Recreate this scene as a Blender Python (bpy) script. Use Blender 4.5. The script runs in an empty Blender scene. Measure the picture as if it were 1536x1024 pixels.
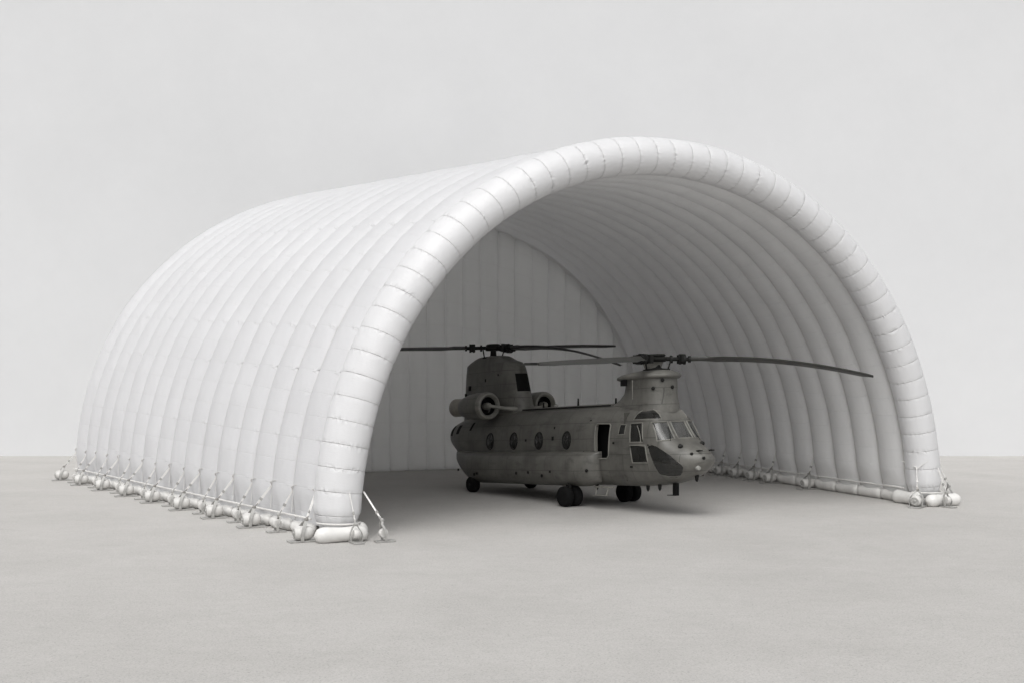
import bpy, bmesh, math, random
import numpy as np
from mathutils import Vector, Matrix
R = math.radians
scene = bpy.context.scene
C = scene.collection
rnd = random.Random(7)

# ------------------------------------------------------------------ helpers
def link(name, me, mat=None, parent=None):
    o = bpy.data.objects.new(name, me); C.objects.link(o)
    if mat is not None: me.materials.append(mat)
    if parent is not None: o.parent = parent
    return o

def empty(name, loc=(0, 0, 0), rz=0.0):
    o = bpy.data.objects.new(name, None); C.objects.link(o)
    o.location = loc; o.rotation_euler = (0, 0, rz); o.empty_display_size = .3
    return o

def tag(o, label=None, cat=None, group=None, kind=None):
    if label: o['label'] = label
    if cat: o['category'] = cat
    if group: o['group'] = group
    if kind: o['kind'] = kind
    return o

class MB:
    """collects vertices, faces and uvs for ONE mesh object"""
    def __init__(s): s.v = []; s.f = []; s.uv = []
    def grid(s, P, wrap_i=False, wrap_j=False, UV=None, flip=False, cap_i=False, skip=None):
        P = np.asarray(P, float); ni, nj = P.shape[:2]; b = len(s.v)
        s.v.extend(map(tuple, P.reshape(-1, 3)))
        for i in range(ni if wrap_i else ni - 1):
            i2 = (i + 1) % ni
            for j in range(nj if wrap_j else nj - 1):
                j2 = (j + 1) % nj
                if skip is not None and skip(i, j): continue
                q = [b + i*nj + j, b + i2*nj + j, b + i2*nj + j2, b + i*nj + j2]
                if UV is not None:
                    uq = [UV(i, j), UV(i + 1, j), UV(i + 1, j + 1), UV(i, j + 1)]
                else: uq = [(0, 0)]*4
                if flip: q.reverse(); uq.reverse()
                s.f.append(q); s.uv.append(uq)
        if cap_i:
            for row, rev in ((0, False), (ni - 1, True)):
                q = [b + row*nj + j for j in range(nj)]
                if rev != flip: q.reverse()
                s.f.append(q); s.uv.append([UV(row, j) if UV else (0, 0) for j in range(nj)])
        return s
    def box(s, c, size, M=None, taper=1.0):
        b = len(s.v); hx, hy, hz = (q/2 for q in size)
        pts = [Vector((x*hx*(taper if z > 0 else 1), y*hy*(taper if z > 0 else 1), z*hz)) for z in (-1, 1) for y in (-1, 1) for x in (-1, 1)]
        for p in pts:
            q = (M @ p if M is not None else p) + Vector(c); s.v.append(tuple(q))
        for q in ((0, 2, 3, 1), (4, 5, 7, 6), (0, 1, 5, 4), (2, 6, 7, 3), (0, 4, 6, 2), (1, 3, 7, 5)):
            s.f.append([b + k for k in q]); s.uv.append([(0, 0)]*4)
        return s
    def tube(s, pts, r, n=8, closed=False, cap=True, flat=None, up=(0, 0, 1)):
        pts = [Vector(p) for p in pts]; m = len(pts); rows = []
        rr = r if hasattr(r, '__len__') else [r]*m
        upv = Vector(up)
        for i, p in enumerate(pts):
            a = pts[i - 1] if (i > 0 or closed) else p
            c = pts[(i + 1) % m] if (i < m - 1 or closed) else p
            t = (c - a).normalized()
            n1 = t.cross(upv)
            if n1.length < 1e-3: n1 = t.cross(Vector((0, 1, 0.01)))
            n1.normalize(); n2 = n1.cross(t).normalized()
            row = []
            for k in range(n):
                an = 2*math.pi*k/n + math.pi/n
                x, y = math.cos(an)*rr[i], math.sin(an)*rr[i]
                if flat: x *= flat[0]; y *= flat[1]
                row.append(p + n1*x + n2*y)
            rows.append(row)
        s.grid(rows, wrap_i=closed, wrap_j=True, cap_i=(cap and not closed))
        return s
    def lathe(s, prof, c=(0, 0, 0), axis='z', n=24, M=None, cap=True):
        rows = []
        for (r, h) in prof:
            row = []
            for k in range(n):
                a = 2*math.pi*k/n; x, y = r*math.cos(a), r*math.sin(a)
                p = Vector((x, y, h)) if axis == 'z' else (Vector((h, x, y)) if axis == 'x' else Vector((y, h, x)))
                if M is not None: p = M @ p
                row.append(p + Vector(c))
            rows.append(row)
        s.grid(rows, wrap_j=True, cap_i=cap); return s
    def build(s, name, mat=None, parent=None, smooth=True, sharp=40, bevel=0, fn=None):
        me = bpy.data.meshes.new(name)
        v = [fn(*p) for p in s.v] if fn else s.v
        me.from_pydata(v, [], s.f)
        ul = me.uv_layers.new(name='UVMap')
        flat = [c for f in s.uv for uv in f for c in uv]
        if len(flat) == 2*len(ul.data): ul.data.foreach_set('uv', flat)
        bm = bmesh.new(); bm.from_mesh(me)
        bmesh.ops.recalc_face_normals(bm, faces=bm.faces)
        if bevel:
            es = [e for e in bm.edges if len(e.link_faces) == 2 and e.calc_face_angle(0) > R(35)]
            bmesh.ops.bevel(bm, geom=es, offset=bevel, segments=2, affect='EDGES', profile=.5)
        bm.to_mesh(me); bm.free()
        if smooth:
            me.polygons.foreach_set('use_smooth', [True]*len(me.polygons))
            me.set_sharp_from_angle(angle=R(sharp))
        me.update()
        return link(name, me, mat, parent)

# ------------------------------------------------------------------ materials
class NT:
    def __init__(s, name):
        s.m = bpy.data.materials.new(name); s.m.use_nodes = True
        s.t = s.m.node_tree; s.n = s.t.nodes; s.l = s.t.links
        s.p = s.n['Principled BSDF']
    def node(s, typ, **kw):
        n = s.n.new(typ)
        for k, v in kw.items():
            if k in n.inputs: n.inputs[k].default_value = v
            else: setattr(n, k, v)
        return n
    def math(s, op, a, b=None, c=None, clamp=False):
        n = s.n.new('ShaderNodeMath'); n.operation = op; n.use_clamp = clamp
        for i, q in enumerate((a, b, c)):
            if q is None: continue
            if isinstance(q, (int, float)): n.inputs[i].default_value = q
            else: s.l.new(q, n.inputs[i])
        return n.outputs[0]
    def noise(s, vec, scale, detail=4, rough=.55, dist=0):
        n = s.n.new('ShaderNodeTexNoise'); n.inputs['Scale'].default_value = scale
        n.inputs['Detail'].default_value = detail; n.inputs['Roughness'].default_value = rough
        n.inputs['Distortion'].default_value = dist
        if vec is not None: s.l.new(vec, n.inputs['Vector'])
        return n.outputs['Fac']
    def ramp(s, fac, stops):
        n = s.n.new('ShaderNodeValToRGB'); e = n.color_ramp.elements
        while len(e) < len(stops): e.new(.5)
        for k, (p, c) in enumerate(stops):
            e[k].position = p; e[k].color = (*c, 1) if len(c) == 3 else c
        s.l.new(fac, n.inputs[0]); return n.outputs[0]
    def mapping(s, vec, scale=(1, 1, 1), loc=(0, 0, 0), rot=(0, 0, 0)):
        n = s.n.new('ShaderNodeMapping'); n.inputs['Scale'].default_value = scale
        n.inputs['Location'].default_value = loc; n.inputs['Rotation'].default_value = rot
        s.l.new(vec, n.inputs['Vector']); return n.outputs[0]
    def coord(s, which='Object'):
        return s.n.new('ShaderNodeTexCoord').outputs[which]
    def bump(s, h, strength, dist, normal=None):
        n = s.n.new('ShaderNodeBump'); n.inputs['Strength'].default_value = strength
        n.inputs['Distance'].default_value = dist; s.l.new(h, n.inputs['Height'])
        if normal is not None: s.l.new(normal, n.inputs['Normal'])
        return n.outputs[0]
    def set(s, **kw):
        for k, v in kw.items():
            k = k.replace('_', ' ')
            if hasattr(v, 'is_linked') or hasattr(v, 'links'): s.l.new(v, s.p.inputs[k])
            else: s.p.inputs[k].default_value = v
        return s

def simple(name, col, rough=.5, metal=0.0, var=.12, scale=3.0, bump=0.0):
    t = NT(name); co = t.coord()
    f = t.noise(co, scale, 5)
    a = tuple(c*(1 - var) for c in col); b = tuple(min(1, c*(1 + var)) for c in col)
    t.set(Base_Color=t.ramp(f, [(.3, a), (.7, b)]), Roughness=rough, Metallic=metal)
    if bump: t.set(Normal=t.bump(t.noise(co, scale*12, 3), bump, .01))
    return t.m

def vinyl(name, col, rough, pucker=1.0, dirt=.09, trans=.0, line=.2, half=0.0, pin=1.0):
    """coated fabric: uv.x = metres round the tube, uv.y = panel number along the arch"""
    t = NT(name); uv = t.coord('UV'); sep = t.n.new('ShaderNodeSeparateXYZ'); t.l.new(uv, sep.inputs[0])
    U, V = sep.outputs[0], sep.outputs[1]
    fr = t.math('FRACT', t.math('ADD', V, 100.5))
    d = t.math('ABSOLUTE', t.math('SUBTRACT', fr, .5))            # 0 at a cross seam .. .5 mid panel
    near = t.math('SUBTRACT', 1, t.math('MULTIPLY', d, 3.6), clamp=True)
    near = t.math('POWER', near, 2.0)
    seam = t.math('SUBTRACT', 1, t.math('MULTIPLY', d, 38.0), clamp=True)
    pk = t.noise(t.mapping(uv, (5.5, 2.2, 1), rot=(0, 0, .25)), 1.0, 2, .55, .8)
    vary = t.math('MULTIPLY', t.math('SUBTRACT', t.noise(t.mapping(uv, (.55, .8, 1)), 1.3, 2, .5), .32, clamp=True), 4.0, clamp=True)
    pk = t.math('MULTIPLY', t.math('SUBTRACT', pk, .5), t.math('MULTIPLY', vary, 1.6))
    edge = None
    if half:                       # sewn seam along the edge of each tube; the puckers gather beside it
        ax = t.math('ABSOLUTE', U)
        edge = t.math('DIVIDE', t.math('SUBTRACT', ax, half*.90), half*.07, clamp=True)
        side = t.math('DIVIDE', t.math('SUBTRACT', t.math('MULTIPLY', U, -1), half*.15), half*.6, clamp=True)
        near = t.math('MULTIPLY', near, t.math('MULTIPLY', side, side))
    h1 = t.math('MULTIPLY', t.math('MULTIPLY', pk, near), .075*pucker)
    h2 = t.math('MULTIPLY', seam, -.016*pin)
    soft = t.noise(t.mapping(t.coord(), (1.0, 1.0, .8)), .8, 4, .5)
    h3 = t.math('MULTIPLY', soft, .03)
    fine = t.noise(t.mapping(uv, (3, 9, 1)), 1.4, 3, .6, 1.2)
    h4 = t.math('MULTIPLY', fine, .007)
    h = t.math('ADD', t.math('ADD', h1, h2), t.math('ADD', h3, h4))
    big = t.math('ADD', t.math('MULTIPLY', t.noise(t.coord(), .35, 5, .6), .5), t.math('MULTIPLY', t.noise(t.mapping(t.coord(), (1, 1, .16)), 1.3, 6, .65), .5))
    a = tuple(c*(1 - dirt) for c in col)
    base = t.ramp(big, [(.3, a), (.65, col)])
    mix = t.n.new('ShaderNodeMix'); mix.data_type = 'RGBA'
    lf = t.math('MULTIPLY', seam, line)
    if edge is not None: lf = t.math('MAXIMUM', lf, t.math('MULTIPLY', edge, .75))
    t.l.new(lf, mix.inputs['Factor'])
    t.l.new(base, mix.inputs['A']); mix.inputs['B'].default_value = (col[0]*.60, col[1]*.57, col[2]*.53, 1)
    t.set(Base_Color=mix.outputs['Result'], Roughness=t.math('ADD', rough, t.math('MULTIPLY', soft, .12)),
          Normal=t.bump(h, 1.0, 1.0))
    t.p.inputs['Specular IOR Level'].default_value = .45
    if trans:                      # thin coated cloth lets some daylight through
        tr = t.n.new('ShaderNodeBsdfTranslucent'); tr.inputs['Color'].default_value = (*col, 1)
        mx = t.n.new('ShaderNodeMixShader'); mx.inputs[0].default_value = trans
        t.l.new(t.p.outputs[0], mx.inputs[1]); t.l.new(tr.outputs[0], mx.inputs[2])
        t.l.new(mx.outputs[0], t.n['Material Output'].inputs['Surface'])
    return t.m

M = {}
M['tube'] = vinyl('white_vinyl_arch', (.76, .76, .768), .31, 1.05, trans=.13, line=.22)
M['rib'] = vinyl('white_vinyl_rib', (.79, .79, .802), .34, 1.2, trans=.28, line=.06, half=.79, pin=.28)
M['lining'] = vinyl('white_vinyl_lining', (.83, .83, .826), .5, .8, trans=.29, line=.07, half=.79, pin=.4)
M['back'] = vinyl('white_vinyl_back', (.83, .83, .825), .55, .7, trans=.48, line=.12)
M['bag'] = simple('white_vinyl_bag', (.70, .69, .67), .36, var=.09, scale=2.5, bump=.25)
M['cord'] = simple('white_cord', (.66, .65, .63), .7, var=.08, scale=8)
M['strap'] = simple('white_webbing', (.72, .71, .69), .6, var=.06, scale=9)
M['steel'] = simple('galvanised_steel', (.40, .395, .38), .42, .3, .14, 6)
M['steel_dark'] = simple('worn_steel', (.26, .25, .235), .45, .4, .15, 6)
M['float'] = simple('float_plastic', (.60, .59, .57), .38, var=.12, scale=5)

# concrete ground
t = NT('concrete'); co = t.coord()
n1 = t.noise(t.mapping(co, (1, 1, 1)), .22, 7, .68, .5); n2 = t.noise(co, .9, 6, .65); n3 = t.noise(co, 14, 5, .8); n5 = t.noise(t.mapping(co, (2.2, 3.4, 1)), 1.0, 8, .75, .3)
n4 = t.noise(t.mapping(co, (.14, .5, 1), rot=(0, 0, R(14))), 1.0, 5, .6)
s_ = t.math('ADD', t.math('ADD', t.math('MULTIPLY', n1, .36), t.math('MULTIPLY', n2, .20)),
            t.math('ADD', t.math('ADD', t.math('MULTIPLY', n4, .10), t.math('MULTIPLY', n5, .22)), t.math('MULTIPLY', n3, .18)))
n6 = t.noise(co, 24, 4, .8, .8); n7 = t.noise(t.mapping(co, (.7, 2.6, 1), rot=(0, 0, R(-9))), 1.6, 7, .7, 1.4)
crk = t.math('SUBTRACT', 1, t.math('MULTIPLY', t.math('ABSOLUTE', t.math('SUBTRACT', n7, .46)), 38), clamp=True)
crk = t.math('MULTIPLY', crk, t.math('MULTIPLY', t.math('SUBTRACT', n2, .47, clamp=True), 3.2, clamp=True))
bse = t.ramp(s_, [(.40, (.432, .420, .403)), (.51, (.472, .459, .441)), (.61, (.508, .495, .477))])
gr = t.ramp(n6, [(.30, (.55, .55, .55)), (.47, (.97, .97, .97)), (.70, (1.06, 1.06, 1.06))])
mg = t.n.new('ShaderNodeMix'); mg.data_type = 'RGBA'; mg.blend_type = 'MULTIPLY'; mg.inputs['Factor'].default_value = 1.0
t.l.new(bse, mg.inputs['A']); t.l.new(gr, mg.inputs['B'])
mc = t.n.new('ShaderNodeMix'); mc.data_type = 'RGBA'; t.l.new(t.math('MULTIPLY', crk, .6), mc.inputs['Factor'])
t.l.new(mg.outputs['Result'], mc.inputs['A']); mc.inputs['B'].default_value = (.26, .25, .24, 1)
t.set(Base_Color=mc.outputs['Result'], Roughness=.95,
      Normal=t.bump(t.math('ADD', n6, n3), .5, .02))
t.p.inputs['Specular IOR Level'].default_value = .08
M['ground'] = t.m
# plain plaster wall
t = NT('pale_plaster'); co = t.coord()
n1 = t.noise(co, .13, 7, .62); n2 = t.noise(co, 1.2, 6, .7)
s_ = t.math('ADD', t.math('MULTIPLY', n1, .75), t.math('MULTIPLY', n2, .25))
t.set(Base_Color=t.ramp(s_, [(.32, (.625, .629, .636)), (.68, (.66, .664, .671))]), Roughness=.9, Normal=t.bump(n2, .12, .05))
t.p.inputs['Specular IOR Level'].default_value = .1
M['wall'] = t.m

# ------------------------------------------------------------------ camera, light, world
S = 1.22
cam = bpy.data.cameras.new('camera'); co_ = bpy.data.objects.new('camera', cam); C.objects.link(co_)
cam.sensor_width = 36; cam.lens = 1702.2*36/1536; cam.clip_end = 2000
co_.location = (0, 0, 4.1788*S); co_.rotation_euler = (R(90) + .0321, 0, 0)
scene.camera = co_
SUN_EL, SUN_AZ = 55, 192          # azimuth measured clockwise from +Y: behind the camera, a little to the left
w = bpy.data.worlds.new('World'); scene.world = w; w.use_nodes = True
nt = w.node_tree; bg = nt.nodes['Background']
sky = nt.nodes.new('ShaderNodeTexSky'); sky.sky_type = 'NISHITA'; sky.sun_disc = False
sky.sun_elevation = R(SUN_EL); sky.sun_rotation = R(SUN_AZ); sky.air_density = 1.0; sky.dust_density = 4.0; sky.ozone_density = 1.0
hs = nt.nodes.new('ShaderNodeHueSaturation'); hs.inputs['Saturation'].default_value = .12
nt.links.new(sky.outputs[0], hs.inputs['Color']); nt.links.new(hs.outputs[0], bg.inputs['Color'])
bg.inputs['Strength'].default_value = .13
sl = bpy.data.lights.new('sun', 'SUN'); sl.energy = 1.45; sl.angle = R(60); sl.color = (1, .992, .975)
so = bpy.data.objects.new('sun', sl); C.objects.link(so)
d = Vector((math.sin(R(SUN_AZ))*math.cos(R(SUN_EL)), math.cos(R(SUN_AZ))*math.cos(R(SUN_EL)), math.sin(R(SUN_EL))))
so.rotation_euler = d.to_track_quat('Z', 'Y').to_euler(); so.location = d*60 + Vector((0, 40, 0))
vs = scene.view_settings; vs.view_transform = 'Standard'; vs.look = 'None'; vs.gamma = 1; vs.exposure = 0.11
vs.use_curve_mapping = False
scene.cycles.max_bounces = 12; scene.cycles.diffuse_bounces = 8; scene.cycles.caustics_reflective = False
scene.cycles.use_denoising = True

# ------------------------------------------------------------------ setting
g = MB().grid([[(-400, -120, 0), (-400, 600, 0)], [(400, -120, 0), (400, 600, 0)]]).build('ground', M['ground'], smooth=False)
tag(g, kind='structure', label='pale grey concrete ground')
wl = MB().box((0, 75.1, 26), (300, .6, 54)).build('backdrop_wall', M['wall'], smooth=False)
tag(wl, 'tall plain off white plaster wall behind the hangar', 'wall')

# ------------------------------------------------------------------ the inflatable hangar: an arched section swept from k=0 (mouth) to k=1 (rear)
HP = dict(cx=4.5624, cy=33.8476, yaw=.4605, b=10.7832, n=2.0595, L=21.0833, sh=-.0438, a2=13.2235, b2=12.3337, n2=2.1963, dx=-.8256)
A1 = 10.0
_sec = {}
def section(k):
    kk = round(k, 5)
    if kk not in _sec:
        a = A1 + (HP['a2'] - A1)*k; b = HP['b'] + (HP['b2'] - HP['b'])*k; n = HP['n'] + (HP['n2'] - HP['n'])*k
        th = np.linspace(math.pi, 0, 721); c, s = np.cos(th), np.sin(th)
        x = a*np.sign(c)*np.abs(c)**(2/n); z = b*np.abs(s)**(2/n)
        l = np.concatenate([[0], np.cumsum(np.hypot(np.diff(x), np.diff(z)))])
        tx, tz = np.gradient(x), np.gradient(z); q = np.hypot(tx, tz) + 1e-9
        _sec[kk] = (l/l[-1], x, z, -tz/q, tx/q, l[-1])
    return _sec[kk]
CY, SY = math.cos(HP['yaw']), math.sin(HP['yaw'])
def to_world(x, y, z):            # hangar units -> metres
    return ((HP['cx'] + x*CY - y*SY)*S, (HP['cy'] + x*SY + y*CY)*S, z*S)
def HW(k, s, off=0.0, up=0.0):
    """point on the hangar skin: k along the building, s along the arch from the left foot, off outward (m), up (m)"""
    ss, x, z, nx, nz, _ = section(k)
    X = np.interp(s, ss, x) + np.interp(s, ss, nx)*off/S; Z = np.interp(s, ss, z) + np.interp(s, ss, nz)*off/S + up/S
    return to_world(X + HP['dx']*k, HP['L']*k + X*HP['sh'], Z)
def s_of_z(k, z, side):           # arch parameter where the centre line stands z metres high
    ss, x, zz, *_ = section(k); m = len(zz)//2
    return float(np.interp(z/S, zz[:m], ss[:m])) if side < 0 else float(np.interp(-z/S, -zz[m:], ss[m:]))

HROOT_LOC = to_world(0, 0, 0)
hangar = empty('inflatable_hangar', HROOT_LOC)
tag(hangar, 'big white inflatable arched hangar with ribbed tubes sheltering the helicopter', 'hangar')
def loc_fn(x, y, z): return (x - HROOT_LOC[0], y - HROOT_LOC[1], z - HROOT_LOC[2])

NPAN = 54
def sstep(x, a, b):
    q = np.clip((x - a)/(b - a), 0, 1); return q*q*(3 - 2*q)
def panel_crease(s, width=.045, j=0.0):
    v = s*NPAN + j; dd = np.abs(v - np.round(v)); return np.exp(-(dd/width)**2)

# mouth tube: the fat arch round the opening
def arch_tube(name, k0, rad, mat, s0, s1, per=12, n=48):
    S_ = np.linspace(s0, s1, NPAN*per + 1); rows = []
    rs = np.random.RandomState(3)
    wob = np.interp(S_*NPAN, np.arange(NPAN + 2), rs.uniform(-.012, .012, NPAN + 2))
    for i, s in enumerate(S_):
        zc = HW(k0, s)[2]
        v = s*NPAN; dd = abs(v - round(v))*2      # 0 at a seam, 1 mid panel
        r = rad*(0.975 + .025*min(1, dd*4.0)**.6 + wob[i]) * (0.55 + .45*float(sstep(zc, .12, 1.0))**.7)
        lowt = 1 - float(sstep(zc, .35, 1.7))
        row = []
        for j in range(n):
            f = 2*math.pi*j/n
            rf = r*(1 + lowt*(.035*math.sin(7*f + 1) + .025*math.sin(13*f + zc*4)))
            row.append(HW(k0 + rf*math.cos(f)/(HP['L']*S), s, rf*math.sin(f)*.97))
        rows.append(row)
    return MB().grid(rows, wrap_j=True, cap_i=True, UV=lambda i, j: (j/n*2*math.pi*rad, S_[min(i, len(S_)-1)]*NPAN)).build(name, mat, hangar, fn=loc_fn, sharp=70)
s_lo = s_of_z(0, .30, -1); s_hi = s_of_z(0, .30, 1)
arch_tube('arch_tube', 0.0, .72, M['tube'], s_lo, s_hi)

# ribs
NR = 16; K0 = .026
seams = [K0 + (1 - K0)*(i/NR) for i in range(NR + 1)]
def rib(i):
    ka, kb = seams[i], seams[i + 1]; kc = (ka + kb)/2; hk = (kb - ka)/2*1.012
    rs = np.random.RandomState(100 + i)
    s0, s1 = s_of_z(kc, .34, -1), s_of_z(kc, .34, 1)
    S_ = np.linspace(s0, s1, NPAN*8 + 1)
    nu = 15; ph = rs.uniform(0, 6.28, 4)
    us = np.sin(np.linspace(-math.pi/2, math.pi/2, nu))
    ws = np.interp(S_*NPAN, np.arange(NPAN + 2), rs.uniform(-1, 1, NPAN + 2))
    wk = np.interp(S_*NPAN, np.arange(NPAN + 2), rs.uniform(-1, 1, NPAN + 2))*.0009
    outer, inner = [], []
    for q, s in enumerate(S_):
        z = HW(kc, s)[2]; low = float(sstep(z, .30, 1.5))
        cr = float(panel_crease(s)); bul = (.37 + .022*ws[q])*(1 - .008*cr)*(.75 + .25*low)
        ro, ri = [], []
        e0 = (.25*(.62 + .38*low)); e1 = .24*(.55 + .45*low)
        foldk = 1.0 - .25*(1 - low)
        for u in us:
            arch = max(0, 1 - u*u)**.5
            pleat = (1 - low)*arch*(.075*math.sin(7*u + ph[0]) + .055*math.sin(12*u + ph[1] + z*2.5))
            ro.append(HW(kc + u*hk + wk[q]*arch, s, e0*(1 if abs(u) < .999 else foldk) + bul*arch + pleat))
            ri.append(HW(kc + u*hk + wk[q]*arch, s, -(e1 + (bul*1.22)*arch)))
        outer.append(ro); inner.append(ri)
    wid = 2*hk*HP['L']*S
    mb = MB()
    mb.grid(outer, UV=lambda a, b: (us[min(b, nu-1)]*wid/2, S_[min(a, len(S_)-1)]*NPAN))
    # side walls close the tube
    mb.grid([[outer[a][0], inner[a][0]] for a in range(len(S_))])
    mb.grid([[outer[a][-1], inner[a][-1]] for a in range(len(S_))])
    for a in (0, len(S_) - 1): mb.grid([outer[a], inner[a]])
    r_ = mb.build('rib', M['rib'], hangar, fn=loc_fn, sharp=60)
    MB().grid(inner, UV=lambda a, b: (us[min(b, nu-1)]*wid/2, S_[min(a, len(S_)-1)]*NPAN), flip=True).build('inner_lining', M['lining'], r_, fn=loc_fn, sharp=60)
for i in range(NR): rib(i)

# rear wall: upright air columns closing the far end
def back_wall():
    kb = .965; ss, x, z, nx, nz, _ = section(kb)
    xi = x - nx*.42/S*-1*-1; NC = 29
    m = len(x)//2
    rows = []; nx_ = NC*8 + 1; nz_ = 70; half = HP['a2']*.985 - .25
    rs = np.random.RandomState(5); jit = rs.uniform(-1, 1, (NC + 1, 12))
    a = A1 + (HP['a2'] - A1)*kb; b = HP['b'] + (HP['b2'] - HP['b'])*kb; n = HP['n'] + (HP['n2'] - HP['n'])*kb
    for i in range(nx_):
        X = -half + 2*half*i/(nx_ - 1); top = b*max(0, 1 - abs(X/a)**n)**(1/n) - .1
        c = i/8; u = (c - math.floor(c))*2 - 1; bulge = max(0, 1 - u*u)**.8*.26/S
        row = []
        for j in range(nz_):
            q = j/(nz_ - 1); zz = -.02 + max(0, top + .02)*q
            fold = math.exp(-(zz*S/.55)**2)*.05*(math.sin(X*5.1) + math.sin(X*2.3 + 1))
            hs_ = math.exp(-((zz*S - 1.45)/.06)**2)*.03 + math.exp(-((zz*S - 2.9)/.06)**2)*.03
            row.append(to_world(X + HP['dx']*kb, HP['L']*kb + X*HP['sh'] - bulge + fold + hs_, zz))
        rows.append(row)
    o = MB().grid(rows, UV=lambda i, j: ((i/8)*1.1, j/(nz_-1)*11)).build('back_wall', M['back'], hangar, fn=loc_fn, sharp=50)
    md = o.modifiers.new('thickness', 'SOLIDIFY'); md.thickness = .2; md.offset = -1
back_wall()

# base: ballast tubes between the seams and the lacing cord above them
def capsule(p0, p1, r, n=16, m=14, flatz=1.0, bulge=.06, rs=None):
    p0, p1 = Vector(p0), Vector(p1); ax = (p1 - p0); Lg = ax.length; t_ = ax.normalized()
    sd = t_.cross(Vector((0, 0, 1))).normalized(); up = sd.cross(t_)
    prof = []
    for i in range(m + 1):
        q = i/m; e = min(q, 1 - q)*Lg/(r*1.15)
        rr = r*math.sqrt(max(0, 1 - (1 - min(1, e))**2))*(1 + bulge*math.sin(q*math.pi*3))
        prof.append((q*Lg, max(rr, .01)))
    rows = [[p0 + t_*h + sd*rr*math.cos(2*math.pi*k/n) + up*rr*flatz*math.sin(2*math.pi*k/n) for k in range(n)] for h, rr in prof]
    return rows
def foot_pt(k, side, off, z):
    s = 0.0 if side < 0 else 1.0
    p = HW(k, s, off); return (p[0], p[1], z)
for side in (-1, 1):
    for i in range(NR):
        ka, kb = seams[i], seams[i + 1]; pad = (kb - ka)*.03
        mb = MB()
        mb.grid(capsule(foot_pt(ka + pad, side, .36, .205), foot_pt(kb - pad, side, .36, .205), .21, flatz=.95, bulge=.03), wrap_j=True, cap_i=True)
        mb.build('ballast_tube', M['bag'], hangar, fn=loc_fn)
        mb = MB()
        mb.grid(capsule(foot_pt(ka - pad*2.2, side, -.26, .25), foot_pt(kb + pad*2.2, side, -.26, .25), .26, bulge=.015), wrap_j=True, cap_i=True)
        mb.build('ballast_tube', M['bag'], hangar, fn=loc_fn)
    for off, zz in ((.50, .57), (-.46, .60)):
        pts = []
        for i in range(NR*4 + 1):
            k = K0 + (1 - K0)*i/(NR*4); sg = math.sin((i % 4)/4*math.pi)
            pts.append(foot_pt(k, side, off + (.06*sg if off > 0 else -.06*sg), zz + .02*sg))
        MB().tube(pts, .035, 6).build('base_cord', M['cord'], hangar, fn=loc_fn)
    # roll across the foot of the mouth tube
    p0, p1 = foot_pt(-.032, side, 1.12, .23), foot_pt(-.032, side, -.62, .23)
    MB().grid(capsule(p0, p1, .24, m=18), wrap_j=True, cap_i=True).build('ballast_tube', M['bag'], hangar, fn=loc_fn)
    p0, p1 = foot_pt(-.022, side, -.62, .26), foot_pt(.045, side, -.62, .26)
    MB().grid(capsule(p0, p1, .26), wrap_j=True, cap_i=True).build('ballast_tube', M['bag'], hangar, fn=loc_fn)
    pts = []
    for q in range(25):
        f = math.pi*q/24 + math.pi/2*0; pts.append(foot_pt(-.0275*math.sin(f)*1.0 - .001, side, .66*math.cos(f), .52))
    MB().tube(pts, .03, 6).build('base_cord', M['cord'], hangar, fn=loc_fn)

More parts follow.
